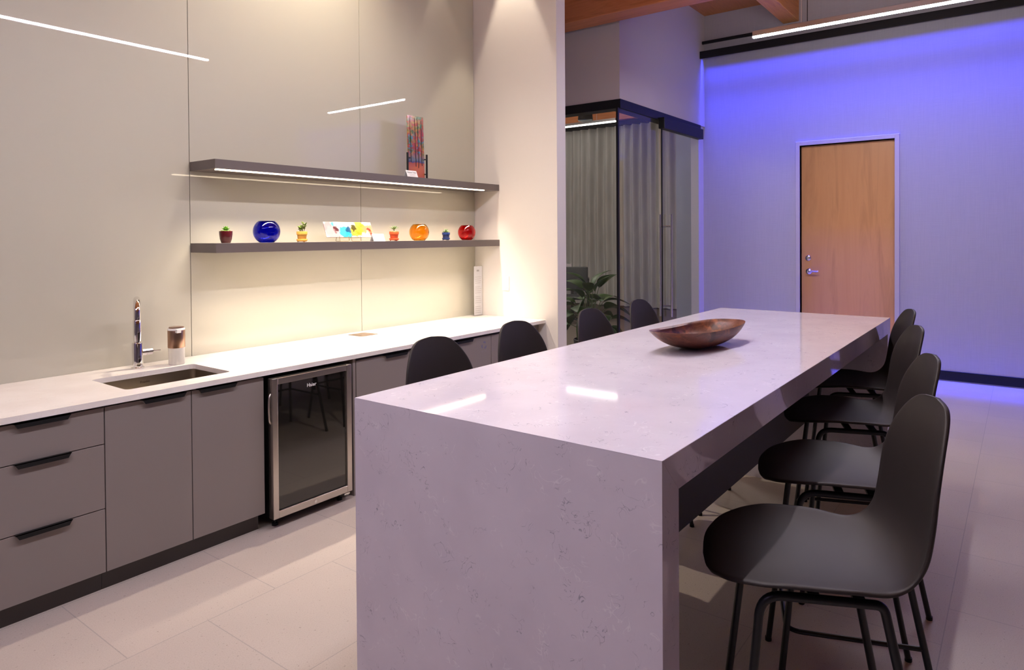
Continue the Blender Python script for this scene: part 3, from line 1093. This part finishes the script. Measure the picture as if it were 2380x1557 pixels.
# ---- ink art strip on a wire easel
ar = thing('art_panel', 'long white glass art strip with purple, turquoise, yellow and red ink splashes', 'artwork', (2.835, 3.775, ZS + 0.029))
ap = put('panel', MB().box((0, -0.0025, 0), (0.405, 0.0025, 0.113), 0.001, 1), 'ink_art', ar)
ap.rotation_euler = (-0.38, 0, 0)
ea = thing('wire_easel', 'small gold wire easel holding the ink art strip', 'easel', (2.835, 3.775, ZS))
for q, (xa, xb) in enumerate(((0.10, 0.175), (0.20, 0.275))):
    put('wire_loop', MB().tube(fillet([(xa, -0.010, 0.040), (xa, -0.006, 0.028), (xa, -0.012, 0.0025), ((xa + xb) / 2, -0.018, 0.0025), (xb, -0.012, 0.0025), (xb, -0.006, 0.028), (xb, -0.010, 0.040)], 0.006, 4), 0.0016, 8), 'wire_gold', ea, True)
put('rear_strut', MB().tube(fillet([(0.13, 0.040, 0.085), (0.13, 0.075, 0.0025), (0.245, 0.075, 0.0025), (0.245, 0.040, 0.085)], 0.01), 0.0016, 8).tube([(0.10, 0.0, 0.0255), (0.275, 0.0, 0.0255)], 0.0014, 8), 'wire_gold', ea, True)


def tent_card(loc, w_, lab, lines, M_rz=0.0):
    t = thing('tent_card', lab, 'card', loc, M_rz)
    h, dpt = 0.052, 0.022
    put('card', MB().prism([(-dpt, 0), (0, h), (dpt, 0), (dpt - 0.0008, 0), (0, h - 0.0016), (-dpt + 0.0008, 0)], -w_ / 2, w_ / 2, 'x'), 'paper', t)
    ang = math.atan2(dpt, h)
    base = Matrix.Translation((0, -dpt / 2 - 0.0006, h / 2)) @ Matrix.Rotation(PI / 2 - ang, 4, 'X')
    card = t.children[0]
    for s, size, dy, bold in lines:
        if s is None:
            mb = MB()
            xa = -w_ * 0.26
            random.seed(int(size * 1e5))
            while xa < w_ * 0.26:
                wd = random.uniform(0.004, 0.009)
                mb.box((xa, dy, 0), (xa + wd, dy + 0.003, 0.0004))
                xa += wd + 0.002
            mb.xform(base)
            put('print_line', mb, 'ink_pale', card)
        else:
            text('title', s, size, 'ink', base @ Matrix.Translation((0, dy, 0)), card, 0.0003, bold=bold)
    return t


tent_card((3.555, 3.722, 1.9759), 0.108, 'small white tent card in front of the autumn tree glass', [('Autumn Trees', 0.0150, 0.012, 0.0001), (None, 0.011, -0.004, 0), (None, 0.012, -0.017, 0)])
tent_card((3.262, 3.762, ZS), 0.105, 'small white tent card beside the ink art strip', [(None, 0.013, 0.008, 0), (None, 0.0115, -0.004, 0), (None, 0.014, -0.017, 0)])

# ---- autumn tree glass on a black stand
at = thing('glass_artwork', 'upright glass panel painted with autumn trees on the upper shelf', 'artwork', (3.590, 3.785, 1.9805))
pn = put('panel', MB().box((0, -0.003, 0), (0.170, 0.003, 0.478), 0.001, 1), 'tree_art', at)
tr = MB()
random.seed(5)
for bx, z0, z1 in ((0.028, 0.12, 0.474), (0.078, 0.09, 0.474), (0.107, 0.08, 0.474), (0.143, 0.10, 0.45)):
    pts = []
    for k in range(9):
        f = k / 8
        pts.append((bx + random.uniform(-0.003, 0.003), -0.0035, z0 + (z1 - z0) * f))
    tr.tube(pts, 0.0028, 6, 0.0016)
put('painted_trunks', tr, 'black_gap', pn, True)
at.rotation_euler = (-0.03, 0, 0)
stn = thing('plate_stand', 'black iron display stand gripping the autumn tree glass', 'stand', (3.590, 3.785, 1.9759))
for xx in (-0.016, 0.186):
    put('upright', MB().box((xx - 0.006, -0.014, 0), (xx + 0.006, -0.002, 0.195), 0.001, 1), 'black_metal', stn)
    sgn = 1 if xx < 0 else -1
    for zz in (0.040, 0.155):
        put('grip', MB().box((min(xx, xx + sgn * 0.026), -0.012, zz - 0.004), (max(xx, xx + sgn * 0.026), -0.006, zz + 0.004)), 'black_metal', stn)
put('cross_bar', MB().box((-0.016, -0.008, 0.0), (0.186, 0.012, 0.004)).box((-0.016, -0.008, 0.0), (-0.008, 0.075, 0.004)).box((0.178, -0.008, 0.0), (0.186, 0.075, 0.004)), 'black_metal', stn)

# ------------------------------------------------------------------ island table
TX0, TX1, TY0, TY1, TZ, TT = 1.3175, 4.337, 0.6247, 1.6294, 1.049, 0.0851
tb = thing('island_table', 'long bar-height white quartz waterfall table in the foreground', 'table', ((TX0 + TX1) / 2, (TY0 + TY1) / 2, 0))
put('tabletop', MB().prism([(TX0, TZ), (TX0 + TT, TZ - TT), (TX1 - TT, TZ - TT), (TX1, TZ)], TY0, TY1, 'y', 0.0006), 'table_quartz', tb, world=True)
for xa, xb in ((TX0, TX0 + TT), (TX1, TX1 - TT)):
    put('end_panel', MB().prism([(xa, 0.0), (xa, TZ - 0.0004), (xb, TZ - TT - 0.0004), (xb, 0.0)], TY0, TY1, 'y', 0.0004), 'table_quartz', tb, world=True)
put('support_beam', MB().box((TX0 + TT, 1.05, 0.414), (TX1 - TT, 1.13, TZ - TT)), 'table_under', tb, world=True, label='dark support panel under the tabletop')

# ------------------------------------------------------------------ dough bowl
bw = thing('dough_bowl', 'long carved reddish-brown wooden dough bowl on the white table', 'bowl', (2.775, 1.138, TZ + 0.0005), math.radians(-6))


def bowl_outline(u):
    """half-length .29, pointed blunt ends"""
    a = 2 * PI * u
    c, s = math.cos(a), math.sin(a)
    x = 0.288 * math.copysign(abs(c) ** 0.70, c)
    y = 0.119 * math.copysign(abs(s) ** 0.66, s)
    x += -0.26 * y            # skewed outline: blunt slanting ends
    return x, y


def bowl_fn(u, v):
    # v 0..0.5 outside from base to rim, 0.5..1 inside from rim to floor
    ox, oy = bowl_outline(u)
    H = 0.082 + 0.010 * min(1.0, abs(ox / 0.29)) ** 2
    if v <= 0.5:
        t = v / 0.5
        r = 0.30 + 0.70 * math.sin(t * PI / 2) ** 0.9
        z = H * (1 - math.cos(t * PI / 2)) ** 0.8 if t > 0 else 0
        return (ox * (0.18 + 0.82 * (t ** 0.75)), oy * (0.25 + 0.75 * math.sin(t * PI / 2) ** 0.8), H * t ** 1.5)
    t = (1 - v) / 0.5
    s = 0.955
    return (ox * s * (0.12 + 0.88 * (t ** 0.7)), oy * (s - 0.02) * (0.16 + 0.84 * math.sin(t * PI / 2) ** 0.8), 0.012 + (H - 0.012) * t ** 1.7 - 0.0005)


mbw = MB().grid(bowl_fn, 72, 36, True)
bmx = mbw.bm
# close the centre holes
bmx.edges.ensure_lookup_table()
bmesh.ops.holes_fill(bmx, edges=[e for e in bmx.edges if e.is_boundary], sides=0)
bmesh.ops.recalc_face_normals(bmx, faces=bmx.faces[:])
put('bowl', mbw, 'bowl_wood', bw, True)

# ------------------------------------------------------------------ bar stools
def stool_shell():
    prof = [(0.275, 0.712), (0.252, 0.730), (0.19, 0.741), (0.09, 0.740), (0.0, 0.735), (-0.07, 0.732), (-0.135, 0.740), (-0.186, 0.764), (-0.216, 0.810), (-0.229, 0.885), (-0.237, 0.970), (-0.249, 1.058), (-0.267, 1.140)]
    P = [Vector((a, b)) for a, b in prof]
    cum = [0]
    for a, b in zip(P[:-1], P[1:]):
        cum.append(cum[-1] + (b - a).length)
    T = cum[-1]

    def at_s(s):
        s = max(0, min(1, s)) * T
        for i in range(len(P) - 1):
            if s <= cum[i + 1] or i == len(P) - 2:
                k = (s - cum[i]) / (cum[i + 1] - cum[i])
                # Catmull-Rom
                p0, p1, p2, p3 = P[max(i - 1, 0)], P[i], P[i + 1], P[min(i + 2, len(P) - 1)]
                return 0.5 * ((2 * p1) + (p2 - p0) * k + (2 * p0 - 5 * p1 + 4 * p2 - p3) * k * k + (3 * p1 - p0 - 3 * p2 + p3) * k ** 3)

    def width(s):
        # half width along the shell
        base = 0.240 - 0.012 * s
        if 0.32 < s:
            base -= 0.034 * min(1, (s - 0.32) / 0.28)
        f = 0.27
        if s < f:
            k = 1 - s / f
            base *= max(0.0, 1 - k ** 2.5) ** (1 / 2.3)
        b = 0.70
        if s > b:
            k = (s - b) / (1 - b)
            base *= max(0.0, 1 - k ** 2.6) ** (1 / 2.2)
        return base

    def fn(u, v):
        s = 0.5 - 0.5 * math.cos(PI * u)     # finer near both tips
        s = 0.35 * s + 0.65 * u
        p = at_s(s)
        wd = width(s)
        k = (v - 0.5) * 2
        x = k * wd
        ak = abs(x) / 0.24
        # seat part: edges rise; back part: edges come forward
        bk = max(0.0, min(1.0, (s - 0.36) / 0.22))
        bk = bk * bk * (3 - 2 * bk)
        fr = min(1.0, s / 0.2)
        rise = (1 - bk) * 0.022 * ak ** 2.6 * fr + 0.010 * ak ** 2 * math.exp(-((s - 0.43) / 0.16) ** 2)
        fwd = bk * 0.060 * ak ** 2.2 + 0.008 * ak ** 2 * math.exp(-((s - 0.50) / 0.15) ** 2) * (1 - 0.35 * max(0, (s - 0.6) / 0.4))
        return (x, p.x + fwd, p.y + rise)
    return MB().grid(fn, 56, 24)


def make_stool():
    t = thing('bar_stool', 'stool', 'stool', (0, 0, 0), 0)
    sh = put('seat_shell', stool_shell(), 'stool_plastic', t, True)
    so_ = sh.modifiers.new('thick', 'SOLIDIFY')
    so_.thickness = 0.011
    so_.offset = -1 if True else 1
    ss = sh.modifiers.new('sub', 'SUBSURF')
    ss.levels = 1
    ss.render_levels = 1
    r = 0.0105
    ztop = 0.714
    TY = {1: 0.160, -1: -0.098}
    for sx in (-1, 1):
        xt, xb = 0.165 * sx, 0.225 * sx
        for sy in (-1, 1):
            pts = fillet([(xb, 0.2375 * sy, 0.004), (xt, TY[sy], ztop), (xt, 0.06 * sy, ztop)], 0.055, 8)
            lg = put('leg', MB().tube(pts, r, 14), 'stool_metal', t, True)
            put('foot_cap', MB().lathe([(0.0118, 0), (0.0122, 0.003), (0.0118, 0.014)], 14, (xb, 0.2375 * sy, 0)), 'black_metal', lg, True)
        put('side_rail', MB().tube([(xt, -0.062, ztop), (xt, 0.062, ztop)], r, 14), 'stool_metal', t, True)
    put('seat_bracket', MB().box((-0.165, 0.035, ztop + 0.004), (0.165, 0.060, ztop + 0.012)).box((-0.165, -0.060, ztop + 0.004), (0.165, -0.035, ztop + 0.012)).box((-0.06, -0.06, ztop + 0.008), (0.06, 0.06, ztop + 0.020)), 'black_metal', t)
    zf = 0.285
    k = 1 - zf / ztop
    yf = 0.150 + (0.2375 - 0.150) * k
    yr = 0.115 + (0.2375 - 0.115) * k
    xf = 0.165 + (0.225 - 0.165) * k
    ring = fillet([(-xf, -yr, zf), (-xf, yf + 0.004, zf), (xf, yf + 0.004, zf), (xf, -yr, zf)], 0.05, 8)
    put('footrest', MB().tube(ring, 0.0075, 12), 'stool_metal', t, True)
    return t


stool0 = make_stool()
first = [True]
def stool(x, y, deg, lab, grp):
    t = stool0 if first[0] else copy_tree(stool0)
    first[0] = False
    t.location = (x, y, 0)
    t.rotation_euler = (0, 0, math.radians(deg))
    t['label'] = lab
    t['group'] = grp


stool(1.750, 0.405, 24, 'dark brown bar stool nearest the camera on the right side of the table', 'bar stools on the right side of the table')
stool(2.430, 0.480, 20, 'dark brown bar stool second from the camera on the right side of the table', 'bar stools on the right side of the table')
stool(3.190, 0.605, 21, 'dark brown bar stool third from the camera on the right side of the table', 'bar stools on the right side of the table')
stool(3.890, 0.715, 20, 'dark brown bar stool farthest from the camera on the right side of the table', 'bar stools on the right side of the table')
stool(1.895, 1.625, 180, 'dark bar stool between table and counter, nearest the beverage cooler', 'bar stools on the left side of the table')
stool(2.465, 1.655, 180, 'dark bar stool in front of the recycling cabinet and counter end', 'bar stools on the left side of the table')
stool(3.11, 1.650, 180, 'dark bar stool on the far side of the table in front of the office plant', 'bar stools on the left side of the table')
stool(3.72, 1.670, 180, 'dark bar stool farthest on the left side of the table, by the glass door pull', 'bar stools on the left side of the table')


# ------------------------------------------------------------------ pendants
def pendant(lab, a, b, z, cables, cord=None):
    """a, b end points (x, y)"""
    a, b = Vector((*a, z)), Vector((*b, z))
    t = thing('linear_pendant', lab, 'pendant light', ((a + b) / 2), 0, 'slim linear pendant lights')
    dirv = (b - a).normalized()
    n = Vector((-dirv.y, dirv.x, 0))
    hw = 0.017

    def bar(z0, z1, w_, e=0.0):
        mb = MB()
        L = (b - a).length / 2 - e
        mb.box((-L, -w_, z0), (L, w_, z1), 0.001, 1)
        mb.xform(Matrix.Rotation(math.atan2(dirv.y, dirv.x), 4, 'Z'))
        return mb
    put('housing', bar(0.006, 0.050, hw), 'alu', t)
    put('diffuser', bar(-0.006, 0.0058, hw - 0.001, 0.002), 'pendant_glow', t, label='glowing white diffuser')
    for c in cables:
        p = a + dirv * c - t.location
        put('cable', MB().tube([(p.x, p.y, 0.05), (p.x, p.y, ZCEIL - z - 0.002)], 0.005, 8), 'white_plastic', t)
        put('canopy', MB().lathe([(0.03, ZCEIL - z - 0.02), (0.03, ZCEIL - z - 0.001)], 16, (p.x, p.y, 0)), 'alu', t)
    if cord is not None:
        p = a + dirv * cord - t.location
        put('power_cord', MB().tube([(p.x, p.y, 0.05), (p.x + 0.004, p.y, 0.5), (p.x, p.y, ZCEIL - z - 0.002)], 0.003, 8), 'black_metal', t)
    return t


pendant('slim linear pendant light hanging in front of the cove channel, top right', (5.909, 0.10), (5.909, 1.923), 3.251, (0.46, 1.416), 1.37)
pendant('slim linear pendant light above the table, seen mirrored in the glass wall', (1.60, 1.50), (3.454, 1.50), 3.251, (0.45, 1.38))
pendant('slim linear pendant light left of the camera, in line with the one over the table', (-0.62, 1.50), (1.234, 1.50), 3.251, (0.45, 1.38))
# added lavender fill panel to brighten the table end, then counter downlight trims
t = thing('fill_panel_light', 'added square lavender fill panel, unseen behind the camera, brightening the table end', 'fill light', (-2.7, 1.6, ZCEIL - 0.03))
put('frame', MB().box((-0.62, -0.62, 0), (0.62, 0.62, 0.029), 0.002, 1), 'white_plastic', t)
put('diffuser', MB().box((-0.58, -0.58, -0.004), (0.58, 0.58, -0.0005)), 'fill_panel_glow', t)
for lx, ly, lab in ((1.35, 3.52, 'sink'), (2.75, 3.55, 'shelves'), (4.38, 3.50, 'end of the counter beside the partition')):
    t = thing('recessed_downlight', 'small round ceiling downlight over the ' + lab, 'downlight', (lx, ly, ZCEIL - 0.001), 0, 'round ceiling downlights over the counter')
    put('trim_ring', MB().lathe([(0.050, 0), (0.050, -0.006), (0.065, -0.008), (0.070, 0)], 28, cap=False), 'white_plastic', t, True)

# ------------------------------------------------------------------ glass office
def pane(name, mb, lab, cat):
    return tag(put(name, mb, 'office_glass'), lab, cat)


tag(put('glass_partition', MB().box((5.917, YG + 0.02, 0.03), (5.929, 6.57, 2.80)), 'office_glass'), 'clear fixed glass wall pane facing the kitchen, in front of the potted plant', 'glass pane')
tag(put('glass_partition', MB().box((5.935, YG - 0.0, 0.03), (6.83, YG + 0.012, 2.80)), 'office_glass'), 'clear fixed glass pane between the office corner and the sliding door', 'glass pane')
tag(put('corner_post', MB().box((5.905, YG - 0.002, 0.03), (5.933, YG + 0.018, 2.80)), 'black_metal'), 'thin black joint at the outer corner of the glass office', 'post')
tag(put('sill_channel', MB().box((5.905, YG - 0.005, 0), (8.0, YG + 0.018, 0.03)).box((5.905, YG + 0.018, 0), (5.935, 6.57, 0.03)), 'black_metal'), 'black floor channel under the office glass', 'channel')
sd = thing('sliding_door', 'frameless sliding glass office door with tall bar pulls', 'door', (7.34, YG - 0.03, 0))
gl = put('glass_leaf', MB().box((6.85, YG - 0.036, 0.012), (7.865, YG - 0.024, 2.74)), 'office_glass', sd, world=True)
put('track_header', MB().box((6.80, YG - 0.085, 2.70), (7.90, YG - 0.013, 2.82), 0.002, 1), 'black_metal', sd, world=True)
put('edge_seal', MB().box((6.838, YG - 0.036, 0.012), (6.850, YG - 0.024, 2.70)), 'black_metal', sd, world=True)
for yy in (YG - 0.075, YG + 0.062):
    hb = put('pull_bar', MB().tube([(6.985, yy, 0.62), (6.985, yy, 1.765)], 0.0125, 16), 'chrome_satin', sd, True, True, label='brushed steel pull bar')
    for zz in (0.74, 1.63):
        put('standoff', MB().tube([(6.985, yy, zz), (6.985, YG - 0.030, zz)], 0.009, 12), 'chrome_satin', hb, True, True)

# curtain
def cur(u, v):
    y = 5.7 + (8.9 - 5.7) * u
    ph = y * 2 * PI / 0.21
    a = 0.075 * (0.75 + 0.25 * math.sin(y * 6)) * (1 - 0.25 * math.sin(PI * v))
    return (12.75 + a * math.sin(ph + 0.5 * math.sin(y * 3) + 0.25 * math.sin(v * 5 + y * 2)), y + 0.012 * math.sin(v * 3), 0.03 + 3.84 * v)


ctn = thing('curtain', 'full-height pale pleated curtain at the back of the glass office', 'curtain', (12.75, 7.3, 0))
put('fabric', MB().grid(cur, 420, 14), 'curtain', ctn, True, True)
put('curtain_track', MB().box((12.70, 5.65, 3.87), (12.80, 8.95, 3.97)), 'black_metal', ctn, world=True)

ol = thing('linear_pendant', 'slim linear light inside the glass office', 'pendant light', (12.0, 7.62, 3.84), 0, 'slim linear pendant lights')
put('housing', MB().box((-0.025, -0.95, 0.008), (0.025, 0.9, 0.06)), 'alu', ol)
put('diffuser', MB().box((-0.024, -0.948, -0.016), (0.024, 0.898, 0.008)), 'office_glow', ol)
put('cable', MB().tube([(0, -0.5, 0.06), (0, -0.5, ZCEIL - 3.842)], 0.003, 6), 'alu', ol)
put('cable', MB().tube([(0, 0.6, 0.06), (0, 0.6, ZCEIL - 3.842)], 0.003, 6), 'alu', ol)
tag(put('wooden_beam', MB().box((12.60, 3.6, 3.98), (12.99, 9.0, ZCEIL - 0.001), 0.006, 1), 'beam_wood'), 'timber beam above the curtain inside the glass office', 'beam', 'timber ceiling beams')
office_fill = thing('linear_pendant', 'added linear fill light for the office curtain and plant, unseen behind the partition', 'pendant light', (7.2, 6.95, 4.0), 0, 'slim linear pendant lights')  # added fill, kept out of view, to brighten the curtain and plant
put('housing', MB().box((-0.04, -1.3, 0.014), (0.04, 1.3, 0.06)), 'alu', office_fill)
put('diffuser', MB().box((-0.038, -1.298, 0.0), (0.038, 1.298, 0.014)), 'office_fill_glow', office_fill)
put('cable', MB().tube([(0, -0.5, 0.06), (0, -0.5, ZCEIL - 4.002)], 0.003, 6), 'alu', office_fill)
spk = thing('ceiling_speaker', 'black cylindrical speaker hanging at the office ceiling', 'speaker', (11.9, 7.33, 3.90))
put('cabinet', MB().lathe([(0.0, 0.0), (0.145, 0.0), (0.155, 0.012), (0.135, 0.27), (0.03, 0.28), (0.03, 0.378), (0.0, 0.378)], 36), 'speaker_black', spk, True)
put('grille', MB().lathe([(0.0, -0.003), (0.12, -0.003), (0.125, 0.0)], 36, cap=False), 'black_gap', spk, True)

# potted plant in the office
pl = thing('potted_plant', 'leafy green peace lily behind the office glass', 'plant', (6.62, 4.02, 0.008))
put('planter', MB().lathe([(0.0, 0.0), (0.15, 0.0), (0.20, 0.34), (0.19, 0.345), (0.18, 0.30), (0.0, 0.30)], 32), 'pot_grey', pl, True)
put('soil', MB().lathe([(0, 0.302), (0.178, 0.302)], 24, cap=False), 'soil', pl)
random.seed(21)
for k in range(30):
    az = k * 2.399 + random.uniform(-0.25, 0.25)
    f = (k + 0.5) / 30
    rad = 0.06 + 0.38 * f ** 0.8
    hh = 1.00 - 0.52 * f ** 1.3 + random.uniform(-0.08, 0.06)
    L = random.uniform(0.24, 0.33)
    dx, dy = math.cos(az), math.sin(az)
    p0 = Vector((0.05 * dx, 0.05 * dy, 0.30))
    p2 = Vector((rad * 0.62 * dx, rad * 0.62 * dy, hh * 0.93))
    p1 = Vector((0.22 * rad * dx, 0.22 * rad * dy, 0.3 + (hh - 0.3) * 0.7))
    pts = [(1 - t_) ** 2 * p0 + 2 * t_ * (1 - t_) * p1 + t_ * t_ * p2 for t_ in [i / 6 for i in range(7)]]
    put('stalk', MB().tube(pts, 0.0055, 8, 0.0035), 'stem', pl, True)
    tilt = 0.35 + 1.5 * f + random.uniform(-0.25, 0.25)
    mb = MB().grid(leaf_mesh(L, L * 0.60, fold=0.3, curve=0.6), 14, 6)
    mb.xform(Matrix.Translation(p2) @ Matrix.Rotation(az, 4, 'Z') @ Matrix.Rotation(tilt, 4, 'Y') @ Matrix.Rotation(random.uniform(-0.7, 0.7), 4, 'Z'))
    lf = put('leaf', mb, 'leaf_dark', pl, True)
    mo = lf.modifiers.new('thick', 'SOLIDIFY')
    mo.thickness = 0.0015

# office chair and desk screen behind the plant
oc = thing('office_chair', 'black swivel office chair partly hidden behind the partition edge', 'chair', (9.8, 6.32, 0.008), 0.3)
put('seat', MB().box((-0.24, -0.24, 0.44), (0.24, 0.24, 0.50), 0.03, 3), 'speaker_black', oc, True)
put('backrest', MB().box((0.20, -0.22, 0.56), (0.24, 0.22, 0.98), 0.018, 3), 'speaker_black', oc, True)
put('back_support', MB().box((0.19, -0.03, 0.42), (0.215, 0.03, 0.62)), 'speaker_black', oc)
put('gas_column', MB().lathe([(0.03, 0.09), (0.03, 0.28), (0.02, 0.28), (0.02, 0.44)], 16), 'black_metal', oc, True)
for k in range(5):
    a = k * 2 * PI / 5 + 0.3
    ca, sa = math.cos(a), math.sin(a)
    bl = put('base_leg', MB().tube([(0.02 * ca, 0.02 * sa, 0.10), (0.30 * ca, 0.30 * sa, 0.075)], 0.018, 10, 0.012), 'black_metal', oc, True)
    put('caster', MB().lathe([(0.0, -0.02), (0.027, -0.02), (0.027, 0.02), (0.0, 0.02)], 16, (0.30 * ca, 0.30 * sa, 0.0275), Matrix.Rotation(PI / 2, 4, 'X')), 'black_metal', bl, True)
sc_ = thing('desk', 'desk with a pale privacy panel in the office behind the plant', 'desk', (10.9, 7.45, 0.008))
put('desk_top', MB().box((-0.30, -0.62, 0.70), (0.30, 0.62, 0.725), 0.002, 1), 'screen_grey', sc_)
put('privacy_panel', MB().box((-0.325, -0.62, 0.55), (-0.305, 0.62, 1.0), 0.002, 1), 'screen_grey', sc_)
for sx in (-0.28, 0.28):
    for sy in (-0.6, 0.6):
        put('leg', MB().box((sx - 0.02, sy - 0.02, 0), (sx + 0.02, sy + 0.02, 0.70)), 'black_metal', sc_)
